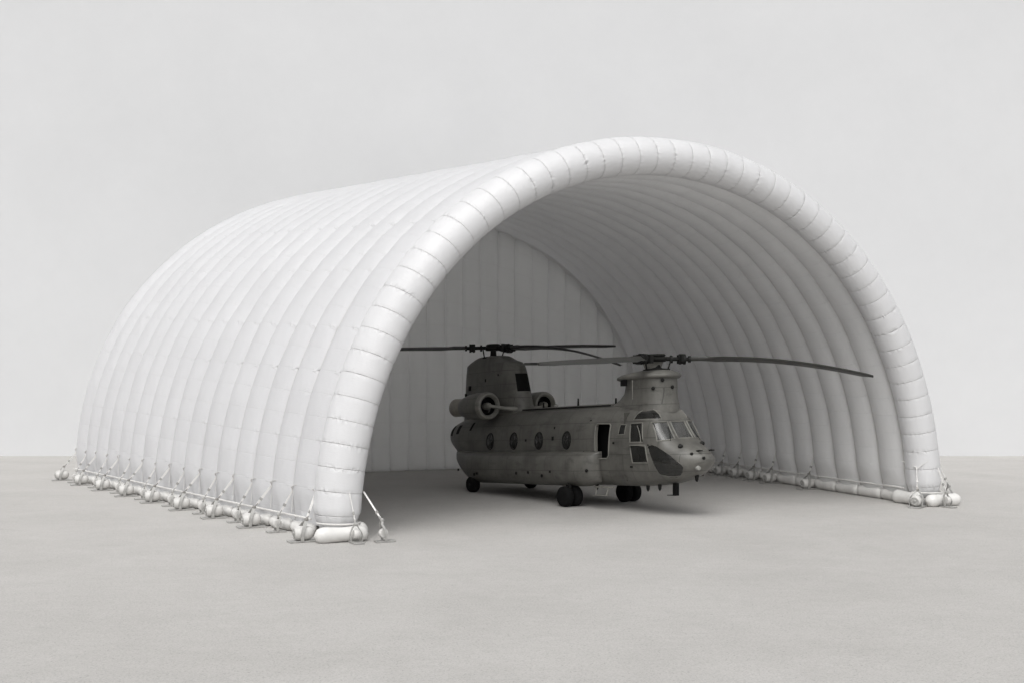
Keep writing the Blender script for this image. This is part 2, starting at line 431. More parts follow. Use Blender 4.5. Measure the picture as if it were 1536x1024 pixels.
# ------------------------------------------------------------------ ground anchors
ORD = ['nearest', 'second', 'third', 'fourth', 'fifth', 'sixth', 'seventh', 'eighth', 'ninth', 'tenth']
def ground_anchor(pos, ang, hull, label, big=True, group=None, bridle=None, tall=1.0):
    """pos on the ground; ang = direction (radians) pointing away from the hull; hull = world point the strap pulls on"""
    root = empty('ground_anchor', pos, ang); tag(root, label, 'ground anchor', group)
    Wi = Matrix.Translation(Vector(pos)) @ Matrix.Rotation(ang, 4, 'Z'); inv = Wi.inverted()
    pl, pw = (.95, .46) if big else (.62, .34)
    MB().box((.04, 0, .028), (pl, pw, .05)).build('base_plate', M['steel'], root, smooth=False, bevel=.006)
    hgt = (.66 if big else .56)*tall; sp = .21 if big else .15
    y_ = MB()
    for sgn in (-1, 1):
        xo = .13 if big else .02
        pts = [(xo, sgn*(sp + .02), .04), (xo + .01, sgn*(sp + .05), .24), (xo - .03, sgn*(sp + .03), hgt*.60), (xo - .10, sgn*sp*.66, hgt*.84), (-.05, sgn*.03, hgt)]
        y_.tube(pts, .075 if big else .055, 4, flat=(.28, 1.0), up=(1, 0, 0))
    y_.build('bracket', M['steel'], root, sharp=30)
    if big:
        rad = .225; mb = MB()
        prof = [(.02, -.34), (.10, -.325), (.17, -.28), (.21, -.20), (rad, -.10), (rad, .10), (.215, .2), (.17, .275), (.12, .305), (.11, .29), (.02, .285)]
        prof = [(r, h) for r, h in prof]
        mb.lathe(prof, (.05, 0, .275), 'x', 24)
        dr = mb.build('ballast_drum', M['float'], root, sharp=50)
        MB().lathe([(.15, -.02), (.155, .02), (.13, .03), (.12, .015), (.06, .015), (.055, .04), (.03, .05)], (.335, 0, .275), 'x', 18).build('drum_cap', M['steel'], dr)
    else:
        MB().lathe([(.02, -.09), (.13, -.085), (.15, -.05), (.15, .05), (.13, .085), (.02, .09)], (0, 0, .28), 'y', 20).build('pulley', M['float'], root, sharp=40)
    top = Vector((-.05, 0, hgt)); hl = inv @ Vector(hull)
    cl = MB(); dirv = (hl - top).normalized()
    cl.lathe([(.02, -.07), (.06, -.05), (.06, .05), (.02, .07)], tuple(top + Vector((0, 0, .02))), 'y', 10)
    cl.tube([top + dirv*.05, top + dirv*.20], .045, 4, flat=(1.1, .35))
    cl.build('shackle', M['steel_dark'] if big else M['steel'], root, sharp=30)
    st = MB().tube([top + dirv*.14, hl], .05 if big else .038, 4, flat=(1.0, .3), up=(0, 1, 0)).build('strap', M['strap'], root, sharp=30)
    bk = top + dirv*min(.38, (hl - top).length*.5)
    q = dirv.to_track_quat('Z', 'Y').to_matrix()
    MB().box(bk, (.05, .10, .09), q).build('buckle', M['steel'], st, smooth=False)
    if bridle:
        bb = MB()
        for path in bridle: bb.tube([inv @ Vector(p) for p in path], .028, 4, flat=(1, .35))
        bb.build('bridle', M['strap'], root, sharp=30)
    return root

GL = 'anchors along the outer left side of the hangar'
OUT_L = math.atan2(-SY, -CY)           # direction out of the left side
kstep = seams[1] - seams[0]
def hull_pt(k, z, side, off): return HW(k, s_of_z(k, z, side), off)
big_n = small_n = 0
for j in range(NR + 1):
    k = seams[j]; big = (j % 2 == 0)
    p = foot_pt(k if j else -.012, -1, (1.02 if big else .88) + (.15 if j == 0 else 0), 0.0)
    hz = 1.42 if big else 1.38
    hull = hull_pt(k, hz, -1, .40)
    br = []
    k2 = k - kstep*.62
    br.append([hull_pt(k, hz, -1, .43), hull_pt(k - kstep*.12, hz + .07, -1, .555), hull_pt(k - kstep*.28, hz + .13, -1, .61), hull_pt(k - kstep*.46, hz + .17, -1, .625)] if j else
              [hull_pt(k, hz, -1, .45), hull_pt(k - kstep*.1, hz + .08, -1, .60)])
    br.append([hull_pt(k, hz, -1, .40), hull_pt(k, .62, -1, .42)])
    if big:
        lab = f'{ORD[big_n]} large drum anchor from the arch foot along the hangar outer left side'; big_n += 1
    else:
        lab = f'{ORD[small_n]} small pulley anchor from the arch foot along the hangar outer left side'; small_n += 1
    if j == NR: lab = 'large drum anchor at the far rear corner of the hangar outer left side'
    ground_anchor(p, OUT_L, hull, lab, big, GL, br)
# foot of the mouth tube, left and right
FRONT = math.atan2(-CY, SY)
IN_L = math.atan2(SY, CY)
GF = 'anchors round the two feet of the mouth arch'
def fp(k, side, off): return foot_pt(k, side, off, 0.0)
ground_anchor(fp(-.050, -1, .02), FRONT, HW(-.027, s_of_z(0, 1.5, -1), 0), 'small pulley anchor in front of the near left arch foot', False, GF,
              [[HW(-.027, s_of_z(0, 1.5, -1), 0), HW(-.020, s_of_z(0, 1.75, -1), -.45)], [HW(-.027, s_of_z(0, 1.5, -1), 0), HW(-.021, s_of_z(0, 1.7, -1), .45)]])
ground_anchor(fp(-.054, -1, -.80), IN_L, HW(-.012, s_of_z(0, 1.55, -1), -.66), 'small pulley anchor on the inner side of the near left arch foot', False, GF, tall=1.2)
ground_anchor(fp(-.030, 1, -1.05), IN_L + math.pi + .5, HW(-.015, s_of_z(0, 1.6, 1), -.64), 'large drum anchor on the inner side of the right arch foot', True, GF,
              [[HW(-.018, s_of_z(0, 1.6, 1), -.64), HW(-.026, s_of_z(0, 1.85, 1), -.25)], [HW(-.015, s_of_z(0, 1.6, 1), -.66), HW(.02, s_of_z(0, 1.8, 1), -.62)]])
ground_anchor(fp(-.050, 1, .05), FRONT, HW(-.027, s_of_z(0, 1.45, 1), .2), 'small pulley anchor in front of the right arch foot', False, GF,
              [[HW(-.027, s_of_z(0, 1.45, 1), .2), HW(-.023, s_of_z(0, 1.7, 1), -.2)], [HW(-.027, s_of_z(0, 1.45, 1), .2), HW(-.019, s_of_z(0, 1.65, 1), .5)]])
ground_anchor(fp(-.005, 1, 1.25), IN_L, HW(-.005, s_of_z(0, 1.75, 1), .66), 'small pulley anchor on the outer side of the right arch foot', False, GF, tall=1.2)
# inside along the right wall
GR = 'anchors inside the hangar along the right wall'
for q, j in enumerate((4, 6, 7, 8, 9)):
    k = seams[j]; p = foot_pt(k, 1, -.82, 0.0)
    hz = 1.6; hull = HW(k, s_of_z(k, hz, 1), -.40)
    ground_anchor(p, IN_L + math.pi, hull, f'{ORD[q]} drum anchor from the mouth along the hangar inner right wall', True, GR)

# ------------------------------------------------------------------ the tandem rotor helicopter
def paint(name, col, rough=.5, panels=True, dark=.72):
    t = NT(name); co = t.coord()
    n1 = t.noise(co, .9, 6, .62); n2 = t.noise(t.mapping(co, (1, 1, .25)), 3.2, 5, .65); n3 = t.noise(co, 22, 3)
    f = t.math('ADD', t.math('MULTIPLY', n1, .6), t.math('MULTIPLY', n2, .4))
    base = t.ramp(f, [(.34, tuple(c*.68 for c in col)), (.5, col), (.66, tuple(c*1.32 for c in col))])
    sc = t.noise(t.mapping(co, (.5, 1, 1.6)), 2.2, 7, .7, .5)
    wm = t.n.new('ShaderNodeMix'); wm.data_type = 'RGBA'
    t.l.new(t.math('MULTIPLY', t.math('SUBTRACT', sc, .52, clamp=True), 4.0, clamp=True), wm.inputs['Factor'])
    t.l.new(base, wm.inputs['A']); wm.inputs['B'].default_value = (*[c*.5 for c in col], 1); base = wm.outputs['Result']
    h = t.math('MULTIPLY', n3, .004)
    if panels:
        br = t.n.new('ShaderNodeTexBrick'); br.offset = .37; br.squash = 1.0
        br.inputs['Scale'].default_value = 1.0; br.inputs['Mortar Size'].default_value = .012
        br.inputs['Brick Width'].default_value = 1.35; br.inputs['Row Height'].default_value = .62
        br.inputs['Mortar Smooth'].default_value = .3
        sp = t.n.new('ShaderNodeSeparateXYZ'); t.l.new(co, sp.inputs[0])
        cm = t.n.new('ShaderNodeCombineXYZ'); t.l.new(sp.outputs[0], cm.inputs[0]); t.l.new(t.math('SUBTRACT', sp.outputs[2], t.math('MULTIPLY', sp.outputs[0], .054)), cm.inputs[1])
        t.l.new(cm.outputs[0], br.inputs['Vector'])
        mx = t.n.new('ShaderNodeMix'); mx.data_type = 'RGBA'
        t.l.new(t.math('MULTIPLY', br.outputs['Fac'], .8), mx.inputs['Factor']); t.l.new(base, mx.inputs['A'])
        mx.inputs['B'].default_value = (*[c*.35 for c in col], 1); base = mx.outputs['Result']
        h = t.math('SUBTRACT', h, t.math('MULTIPLY', br.outputs['Fac'], .006))
    t.set(Base_Color=base, Roughness=t.math('ADD', rough - .08, t.math('MULTIPLY', n2, .16)), Normal=t.bump(h, .8, 1.0))
    t.p.inputs['Specular IOR Level'].default_value = .45
    return t.m
OLIVE = (.116, .113, .102)
M['olive'] = paint('olive_drab_paint', OLIVE, .42)
M['olive_plain'] = paint('olive_drab_plain', OLIVE, panels=False)
M['olive_light'] = paint('worn_and_lit_olive', (.20, .195, .175), .45, False)  # on the mast fairing this paler tone stands in for light
M['dark'] = simple('dark_metal', (.018, .018, .017), .5, .3, .25, 5)
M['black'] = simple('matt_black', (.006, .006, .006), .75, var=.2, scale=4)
M['rubber'] = simple('tyre_rubber', (.008, .008, .008), .95, var=.2, scale=9, bump=.3)
for k_ in ('rubber', 'black', 'dark'): M[k_].node_tree.nodes['Principled BSDF'].inputs['Specular IOR Level'].default_value = .15
M['blade'] = simple('blade_paint', (.030, .030, .027), .45, var=.2, scale=2)
M['exhaust'] = simple('exhaust_metal', (.30, .28, .25), .45, .3, .2, 5)
M['lamp'] = simple('clear_lens', (.30, .30, .28), .15, 0, .1, 8)
M['interior'] = simple('cabin_lining', (.07, .068, .06), .8, var=.2, scale=4)
M['pale'] = simple('pale_fabric', (.62, .61, .57), .7, var=.1, scale=6)
t = NT('reflection_grey_glass'); t.set(Base_Color=(.10, .10, .096, 1), Roughness=.06, Alpha=.62); t.p.inputs['Specular IOR Level'].default_value = .8  # grey base painted in for the bright outdoors reflected in the windshield
M['glass'] = t.m
t = NT('dark_cockpit_glass'); t.set(Base_Color=(.025, .025, .023, 1), Roughness=.05, Alpha=.62); t.p.inputs['Specular IOR Level'].default_value = .9; M['glass_dark'] = t.m
t = NT('cabin_glass'); t.set(Base_Color=(.02, .02, .019, 1), Roughness=.12); M['porthole'] = t.m

HEAD = R(-54.7)
heli = empty('helicopter', (1.58, 49.1, 0), HEAD)
tag(heli, 'olive drab tandem rotor military helicopter parked under the inflatable hangar', 'helicopter')

# fuselage surface: x forward, y left, z up; frame F (level); TL() adds the nose-up attitude
FUS = [ # x, half width, bottom, top, upper exponent, lower exponent
 (-7.2, .05, 2.62, 2.82, 2.0, 2.0), (-7.08, .42, 2.42, 3.02, 2.0, 2.0), (-6.8, .72, 2.18, 3.22, 2.2, 2.2), (-6.2, .98, 1.86, 3.42, 2.3, 2.4),
 (-5.4, 1.14, 1.36, 3.58, 2.4, 2.6), (-4.6, 1.19, .92, 3.68, 2.5, 2.8), (-3.8, 1.2, .68, 3.73, 2.5, 3.2), (-2, 1.2, .62, 3.76, 2.5, 3.6),
 (6.3, 1.2, .62, 3.76, 2.5, 3.6), (6.9, 1.2, .64, 3.75, 2.6, 3.4), (7.3, 1.195, .66, 3.68, 2.7, 3.2), (7.65, 1.175, .70, 3.46, 3.0, 3.0),
 (7.92, 1.14, .74, 3.12, 3.3, 2.8), (8.18, 1.09, .80, 2.74, 3.2, 2.6), (8.43, 1.03, .86, 2.44, 2.8, 2.5), (8.68, .95, .94, 2.30, 2.4, 2.4), (8.95, .83, 1.03, 2.19, 2.2, 2.3), (9.2, .68, 1.14, 2.07, 2.0, 2.2),
 (9.45, .48, 1.28, 1.94, 2.0, 2.0), (9.6, .27, 1.43, 1.80, 2.0, 2.0), (9.66, .04, 1.58, 1.66, 2.0, 2.0)]
_fx = np.array([q[0] for q in FUS]); _fv = np.array([q[1:] for q in FUS])
def _mono(x):                       # monotone cubic through the stations
    h = np.diff(_fx); d = np.diff(_fv, axis=0)/h[:, None]; m = np.zeros_like(_fv)
    m[0], m[-1] = d[0], d[-1]
    for i in range(1, len(_fx) - 1):
        ok = d[i-1]*d[i] > 0
        w1, w2 = 2*h[i] + h[i-1], h[i] + 2*h[i-1]
        with np.errstate(divide='ignore', invalid='ignore'):
            hm = (w1 + w2)/(w1/d[i-1] + w2/d[i])
        m[i] = np.where(ok, hm, 0)
    i = min(max(int(np.searchsorted(_fx, x)) - 1, 0), len(h) - 1); t = (x - _fx[i])/h[i]
    return ((2*t**3 - 3*t*t + 1)*_fv[i] + (t**3 - 2*t*t + t)*h[i]*m[i] + (-2*t**3 + 3*t*t)*_fv[i+1] + (t**3 - t*t)*h[i]*m[i+1])
TILT = .054
def TL(x, y, z): return (x, y, z + TILT*x)
def fus_row(x, n, inset=0.0):
    w_, zb, zt, eu, el = _mono(x); zm = (zb + zt)/2; row = []
    for k in range(n):
        f = 2*math.pi*k/n; c, s = math.cos(f), math.sin(f); e = eu if s > 0 else el
        y = (w_ - inset)*math.copysign(abs(c)**(2/e), c); z = zm + ((zt - zb)/2 - inset)*math.copysign(abs(s)**(2/e), s)
        row.append((x, y, z))
    return row
FXS = np.concatenate([np.linspace(-7.2, -5.0, 24)[:-1], np.linspace(-5, 4.2, 40)[:-1], np.linspace(4.2, 9.0, 112)[:-1], np.linspace(9.0, 9.66, 26)])
FN = 160

def hb(mb, name, mat, parent=None, **kw): return mb.build(name, mat, heli if parent is None else parent, fn=TL, **kw)

def surf_y(x, z):                       # half width of the skin at (x, z)
    w_, zb, zt, eu, el = _mono(x); zm, hz = (zb + zt)/2, (zt - zb)/2
    e = eu if z > zm else el; q = min(1, abs((z - zm)/hz)); return w_*(1 - q**e)**(1/e)
def surf_x(y, z, lo=7.2, hi=9.6):       # where the nose skin lies for (y, z)
    def ins(x):
        w_, zb, zt, eu, el = _mono(x); zm, hz = (zb + zt)/2, (zt - zb)/2
        e = eu if z > zm else el; return abs(y/w_)**e + abs((z - zm)/hz)**e < 1
    for _ in range(40):
        m = (lo + hi)/2
        if ins(m): lo = m
        else: hi = m
    return lo
def in_poly(px, py, P):
    c = False; n = len(P)
    for i in range(n):
        x1, y1 = P[i]; x2, y2 = P[i - 1]
        if (y1 > py) != (y2 > py) and px < (x2 - x1)*(py - y1)/(y2 - y1) + x1: c = not c
    return c
def subdiv(P, n=6, closed=True):
    out = []
    m = len(P)
    for i in range(m if closed else m - 1):
        a, b = P[i], P[(i + 1) % m]
        for k in range(n): out.append((a[0] + (b[0] - a[0])*k/n, a[1] + (b[1] - a[1])*k/n))
    return out
# window outlines: side ones as (x, z), windscreen ones as (y, z)
W_UP = [(6.62, 3.03), (7.27, 3.04), (7.41, 2.32), (6.68, 2.32)]
W_LO = [(6.66, 2.21), (7.50, 2.21), (7.63, 1.55), (6.80, 1.55)]
W_CHIN = [(7.62, 2.16), (7.84, 2.23), (8.05, 2.17), (8.24, 2.06), (8.65, 1.81), (9.02, 1.48), (9.06, 1.38), (8.95, 1.20), (8.76, 1.07), (8.41, 1.04), (8.05, 1.12), (7.92, 1.45)]
W_BROW = [(6.70, 3.17), (6.78, 3.36), (6.92, 3.48), (7.08, 3.54), (7.32, 3.56), (7.52, 3.47), (7.70, 3.34), (7.84, 3.17)]
W_DOOR = [(4.55, 2.98), (4.62, 3.06), (5.36, 3.05), (5.46, 2.98), (5.47, 2.66), (5.42, 1.83), (5.32, 1.71), (4.75, 1.70), (4.62, 1.82)]
W_SMALL = [(6.02, 3.0), (6.36, 3.0), (6.33, 2.63), (5.97, 2.62)]
S_MID = [(-.36, 3.06), (.36, 3.06), (.37, 2.43), (-.37, 2.43)]
S_SIDE = [(.50, 3.06), (1.02, 3.05), (1.09, 2.35), (.53, 2.42)]
def classify(x, y, z):
    if x < 4.3: return None
    if abs(y) > .45:
        sd = 1 if y > 0 else -1
        if in_poly(x, z, W_BROW) and z > 3.1: return ('brow', sd)
        if x < 7.7 and in_poly(x, z, W_UP): return ('up', sd)
        if in_poly(x, z, W_LO): return ('lo', sd)
        if in_poly(x, z, W_CHIN): return ('chin', sd)
        if in_poly(x, z, W_SMALL): return ('small', sd)
    if y < 0 and in_poly(x, z, W_DOOR): return ('door', -1)
    if x > 7.55:
        if in_poly(y, z, S_MID): return ('mid', 0)
        if in_poly(abs(y), z, S_SIDE): return ('side', 1 if y > 0 else -1)
    return None
frows = [fus_row(x, FN) for x in FXS]
FA = np.array(frows)
cls = {}
for i in range(len(FXS) - 1):
    if FXS[i] < 4.2: continue
    for j in range(FN):
        c = (FA[i, j] + FA[i+1, j] + FA[i, (j+1) % FN] + FA[i+1, (j+1) % FN])/4
        q = classify(*c)
        if q: cls[(i, j)] = q
fus = hb(MB().grid(FA, wrap_j=True, cap_i=True, skip=lambda i, j: (i, j) in cls), 'fuselage', M['olive'], sharp=50)
def frame_path(P, kind, sd, n=6):
    pts = []
    for (a, b) in subdiv(P, n):
        if kind == 'side_view': pts.append((a, sd*(surf_y(a, b) + .004), b))
        else: pts.append((surf_x(a*sd if sd else a, b) + .004, a*sd if sd else a, b))
    return pts
IN = np.array([fus_row(x, FN, .012) for x in FXS])
def pane(key, name, P, kind, fr=.024, mat='glass', fmat='olive_light'):
    sel = [k for k, v in cls.items() if v == key]
    mb = MB(); idx = {}
    def vid(i, j):
        j %= FN
        if (i, j) not in idx: idx[(i, j)] = len(mb.v); mb.v.append(tuple(IN[i, j]))
        return idx[(i, j)]
    for i, j in sel:
        mb.f.append([vid(i, j), vid(i+1, j), vid(i+1, j+1), vid(i, j+1)]); mb.uv.append([(0, 0)]*4)
    pn = hb(mb, name, M[mat], sharp=80)
    sd = key[1]
    ft = MB().tube(frame_path(P, kind, sd), fr, 6, closed=True)
    hb(ft, 'window_frame', M[fmat], pn)
    return pn
for sd in (-1, 1):
    pane(('up', sd), 'side_window', W_UP, 'side_view', .024, 'glass_dark')
    pane(('lo', sd), 'side_window', W_LO, 'side_view', .024, 'glass_dark')
    pane(('chin', sd), 'chin_window', W_CHIN, 'side_view', .014, 'glass_dark', 'olive_plain')
    pane(('brow', sd), 'overhead_window', W_BROW, 'side_view', .018, 'glass_dark')
    pane(('small', sd), 'emergency_window', W_SMALL, 'side_view', .018, 'porthole')
    pane(('side', sd), 'windshield_pane', S_SIDE, 'front', .027)
pane(('mid', 0), 'windshield_pane', S_MID, 'front', .027)
# bubble quarter light bow in the side window, wipers
for sd in (-1, 1):
    pts = [(7.05 + .12*math.cos(a), 0, 2.32 + .62*math.sin(a)) for a in np.linspace(.1, math.pi*.62, 9)]
    hb(MB().tube([(7.28 - .25*q*q*1.0, sd*(surf_y(7.1, 2.3 + .55*q) + .01), 2.34 + .6*q) for q in np.linspace(0, 1, 8)], .018, 5), 'window_bow', M['olive_light'])
    hb(MB().tube([(surf_x(sd*.75, 2.36) + .03, sd*.75, 2.36), (surf_x(sd*.62, 2.66) + .04, sd*.62, 2.66), (surf_x(sd*.56, 2.9) + .03, sd*.56, 2.9)], .014, 5), 'wiper', M['dark'])
# doorway: jamb, and a black sheet for the shade behind it
jp = [(a, -(surf_y(a, b) + .006), b) for a, b in subdiv(W_DOOR, 5)]
dj = hb(MB().grid([jp, [(p[0], p[1] + .14, p[2]) for p in jp]], wrap_j=True), 'door_jamb', M['olive_light'], sharp=40)
hb(MB().tube(jp, .028, 6, closed=True), 'door_seal', M['olive_light'], dj)
hb(MB().box((5.0, -.62, 2.36), (1.9, .03, 1.9)), 'cabin_shade_sheet', M['black'], smooth=False)  # flat black sheet standing in for the darkness of the cabin
hb(MB().box((6.25, 0, 2.15), (.05, 2.2, 2.6)), 'bulkhead', M['interior'], smooth=False)
hb(MB().box((7.4, 0, 1.02), (2.4, 1.5, .05)), 'cockpit_floor', M['interior'], smooth=False)
ip = hb(MB().box((8.08, 0, 1.98), (.42, 1.75, .62), taper=.9), 'instrument_panel', M['dark'], smooth=False, bevel=.03)
hb(MB().box((8.02, -.62, 2.335), (.26, .34, .05)), 'map_pad', M['pale'], ip, smooth=False, bevel=.015)
for sd in (-1, 1):
    st = hb(MB().box((7.0, sd*.56, 1.5), (.52, .5, .16)), 'pilot_seat', M['interior'], smooth=False, bevel=.04)
    hb(MB().box((6.76, sd*.56, 2.12), (.14, .5, 1.2)), 'seat_back', M['dark'], st, smooth=False, bevel=.05)
    hb(MB().lathe([(.02, -.14), (.12, -.12), (.17, -.02), (.165, .08), (.11, .16), (.02, .19)], (6.86, sd*.56, 2.98), 'z', 16), 'headrest', M['pale'], st)
# portholes
for sd in (-1, 1):
    for px in (-2.73, -.92, .90, 2.78):
        pz = 2.44; pw_, ph_ = .26, .345
        ring = [(px + pw_*math.cos(a), sd*(surf_y(px, pz + ph_*math.sin(a)) + .006), pz + ph_*math.sin(a)) for a in np.linspace(0, 2*math.pi, 29)[:-1]]
        rows = []
        for q in (1, .8, .5, .2, .02):
            rows.append([(px + (p[0]-px)*q, p[1] + sd*.035*(1 - q*q), pz + (p[2]-pz)*q) for p in ring])
        wn = hb(MB().grid(rows, wrap_j=True), 'porthole', M['porthole'], sharp=80)
        hb(MB().tube(ring, .032, 6, closed=True), 'porthole_ring', M['dark'], wn)
# sponsons
def sponson(sd):
    xs = np.concatenate([np.linspace(-5.45, -3.6, 14)[:-1], np.linspace(-3.6, 3.7, 24)[:-1], 3.7 + 1.15*np.sin(np.linspace(0, math.pi/2, 16))])
    rows = []
    for x in xs:
        if x > 3.7: q = math.sqrt(max(0, 1 - ((x - 3.7)/1.16)**2)); hy = .75*q**.9; zt = 1.98; zb = .60 + .25*(1 - q); e = 3.0
        elif x < -3.6: q = (x + 5.45)/1.85; hy = .12 + .63*q**.75; zt = 1.98 + .05*(1-q); zb = .62 + .95*(1 - q)**1.4; e = 3.0
        else: hy = .75; zt = 1.98; zb = .60; e = 3.0
        row = []; hz = (zt - zb)/2; zm = (zt + zb)/2
        for k in range(33):
            f = -math.pi/2 + math.pi*k/32; c, s = math.cos(f), math.sin(f)
            ee = 3.6 if s > 0 else 2.3
            y = 1.06 + (.06 + hy)*abs(c)**(2/ee)*1.0; z = zm + hz*math.copysign(abs(s)**(2/ee), s)
            row.append((x, sd*y, z))
        rows.append(row)
    sp_ = hb(MB().grid(rows, cap_i=True), 'sponson', M['olive'], sharp=60)
    for x in (-3.0, .2, 2.0): hb(MB().lathe([(.07, 0), (.07, .012), (.05, .02)], (x, sd*1.875, 1.05 + .1*math.sin(x*3)), 'y' , 12), 'fuel_cap', M['dark'], sp_)
    return sp_
sponson(-1); sponson(1)
# spine fairing over the drive shaft
rows = []
for x in np.linspace(-2.2, 5.2, 30):
    rows.append([(x, .30*math.cos(a), 3.70 + .15*math.sin(a)**.6) for a in np.linspace(0, math.pi, 13)])
sp = hb(MB().grid(rows), 'spine_fairing', M['olive'], sharp=50)
hb(MB().box((1.2, -.31, 3.775), (6.6, .03, .05)), 'spine_rail', M['dark'], sp, smooth=False)
# rear pylon
PYL = [ # z, rear x, front x, half width
 (3.35, -6.1, -1.25, .74), (3.8, -6.05, -1.42, .72), (4.4, -6.02, -1.60, .69), (5.0, -6.0, -1.76, .66), (5.5, -5.98, -1.90, .63), (5.75, -5.96, -2.0, .60), (5.94, -5.92, -2.2, .60), (6.06, -5.66, -2.65, .57),
 (6.21, -5.25, -3.0, .52), (6.29, -5.0, -3.25, .46), (6.32, -4.85, -3.5, .34)]
def pyl_row(z, xr, xf, hw, n=64, er=4.5, ef=2.3):
    xm = xf - min(1.25, (xf - xr)*.42); row = []
    for k in range(n):
        a = 2*math.pi*k/n; c, s = math.cos(a), math.sin(a)
        if c > 0: x = xm + (xf - xm)*abs(c)**(2/ef); y = hw*math.copysign(abs(s)**(2/ef), s)
        else: x = xm - (xm - xr)*abs(c)**(2/er); y = hw*math.copysign(abs(s)**(2/er), s)
        row.append((x, y, z))
    return row
def interp_rows(T, n):
    T = np.array(T); t_ = np.linspace(0, len(T) - 1, n); return [np.array([np.interp(q, np.arange(len(T)), T[:, c]) for c in range(T.shape[1])]) for q in t_]
rp = hb(MB().grid([pyl_row(*q) for q in interp_rows(PYL, 34)], wrap_j=True, cap_i=True), 'rear_pylon', M['olive'], sharp=40)
# cooling intake on its leading edge
def pyl_at(z):
    P = np.array(PYL); return [np.interp(z, P[:, 0], P[:, c]) for c in (1, 2, 3)]
for sd in (-1,):
    rows = []
    for z in np.linspace(4.62, 5.42, 9):
        xr, xf, hw = pyl_at(z); xm = xf - min(1.25, (xf - xr)*.42); r_ = []
        for a in np.linspace(-.52, .52, 13):
            c, s = math.cos(a), math.sin(a)
            r_.append((xm + (xf - xm)*abs(c)**(2/2.2) + .012*c, (hw + .012)*math.copysign(abs(s)**(2/2.2), s), z))
        rows.append(r_)
    hb(MB().grid(rows), 'cooling_intake', M['black'], rp)
# front pylon
FPY = [(3.40, 3.9, 7.74, .84), (3.72, 4.35, 7.72, .81), (3.95, 4.85, 7.69, .78), (4.2, 5.15, 7.67, .76), (4.5, 5.22, 7.67, .76), (4.74, 5.10, 7.66, .76)]
def fpy_row(z, xr, xf, hw, n=56):
    xm = xf - .78; row = []
    for k in range(n):
        a = 2*math.pi*k/n; c, s = math.cos(a), math.sin(a)
        if c > 0: row.append((xm + (xf - xm)*c, hw*s, z))
        else: row.append((xm - (xm - xr)*abs(c)**1.05, hw*math.copysign(abs(s)**.8, s)*(1 - .28*abs(c)), z))
    return row
fpyl = hb(MB().grid([fpy_row(*q) for q in interp_rows(FPY, 24)], wrap_j=True, cap_i=True), 'front_pylon', M['olive'], sharp=40)
CAPR = [(4.70, 4.85, 7.72, .81), (4.76, 4.68, 7.80, .86), (4.84, 4.70, 7.80, .86), (4.92, 4.95, 7.70, .78), (5.0, 5.5, 7.5, .62), (5.04, 6.2, 7.3, .42)]
hb(MB().grid([fpy_row(*q) for q in interp_rows(CAPR, 18)], wrap_j=True, cap_i=True), 'pylon_cap', M['olive_plain'], fpyl, sharp=40)
hb(MB().box((5.75, -.70, 4.60), (.34, .06, .24)), 'vent', M['black'], fpyl, smooth=False)
hb(MB().tube([(6.35, -.775, 3.95), (6.35, -.785, 4.68)], .02, 5), 'panel_strip', M['olive_light'], fpyl)
for a, z in ((-.95, 4.32), (.05, 4.35), (-.5, 4.62)):
    hb(MB().lathe([(.07, -.02), (.07, .03), (.045, .05)], (6.9 + .78*math.cos(a), .78*math.sin(a), z), 'x', 12, Matrix.Rotation(a, 3, 'Z')), 'sensor', M['dark'], fpyl)
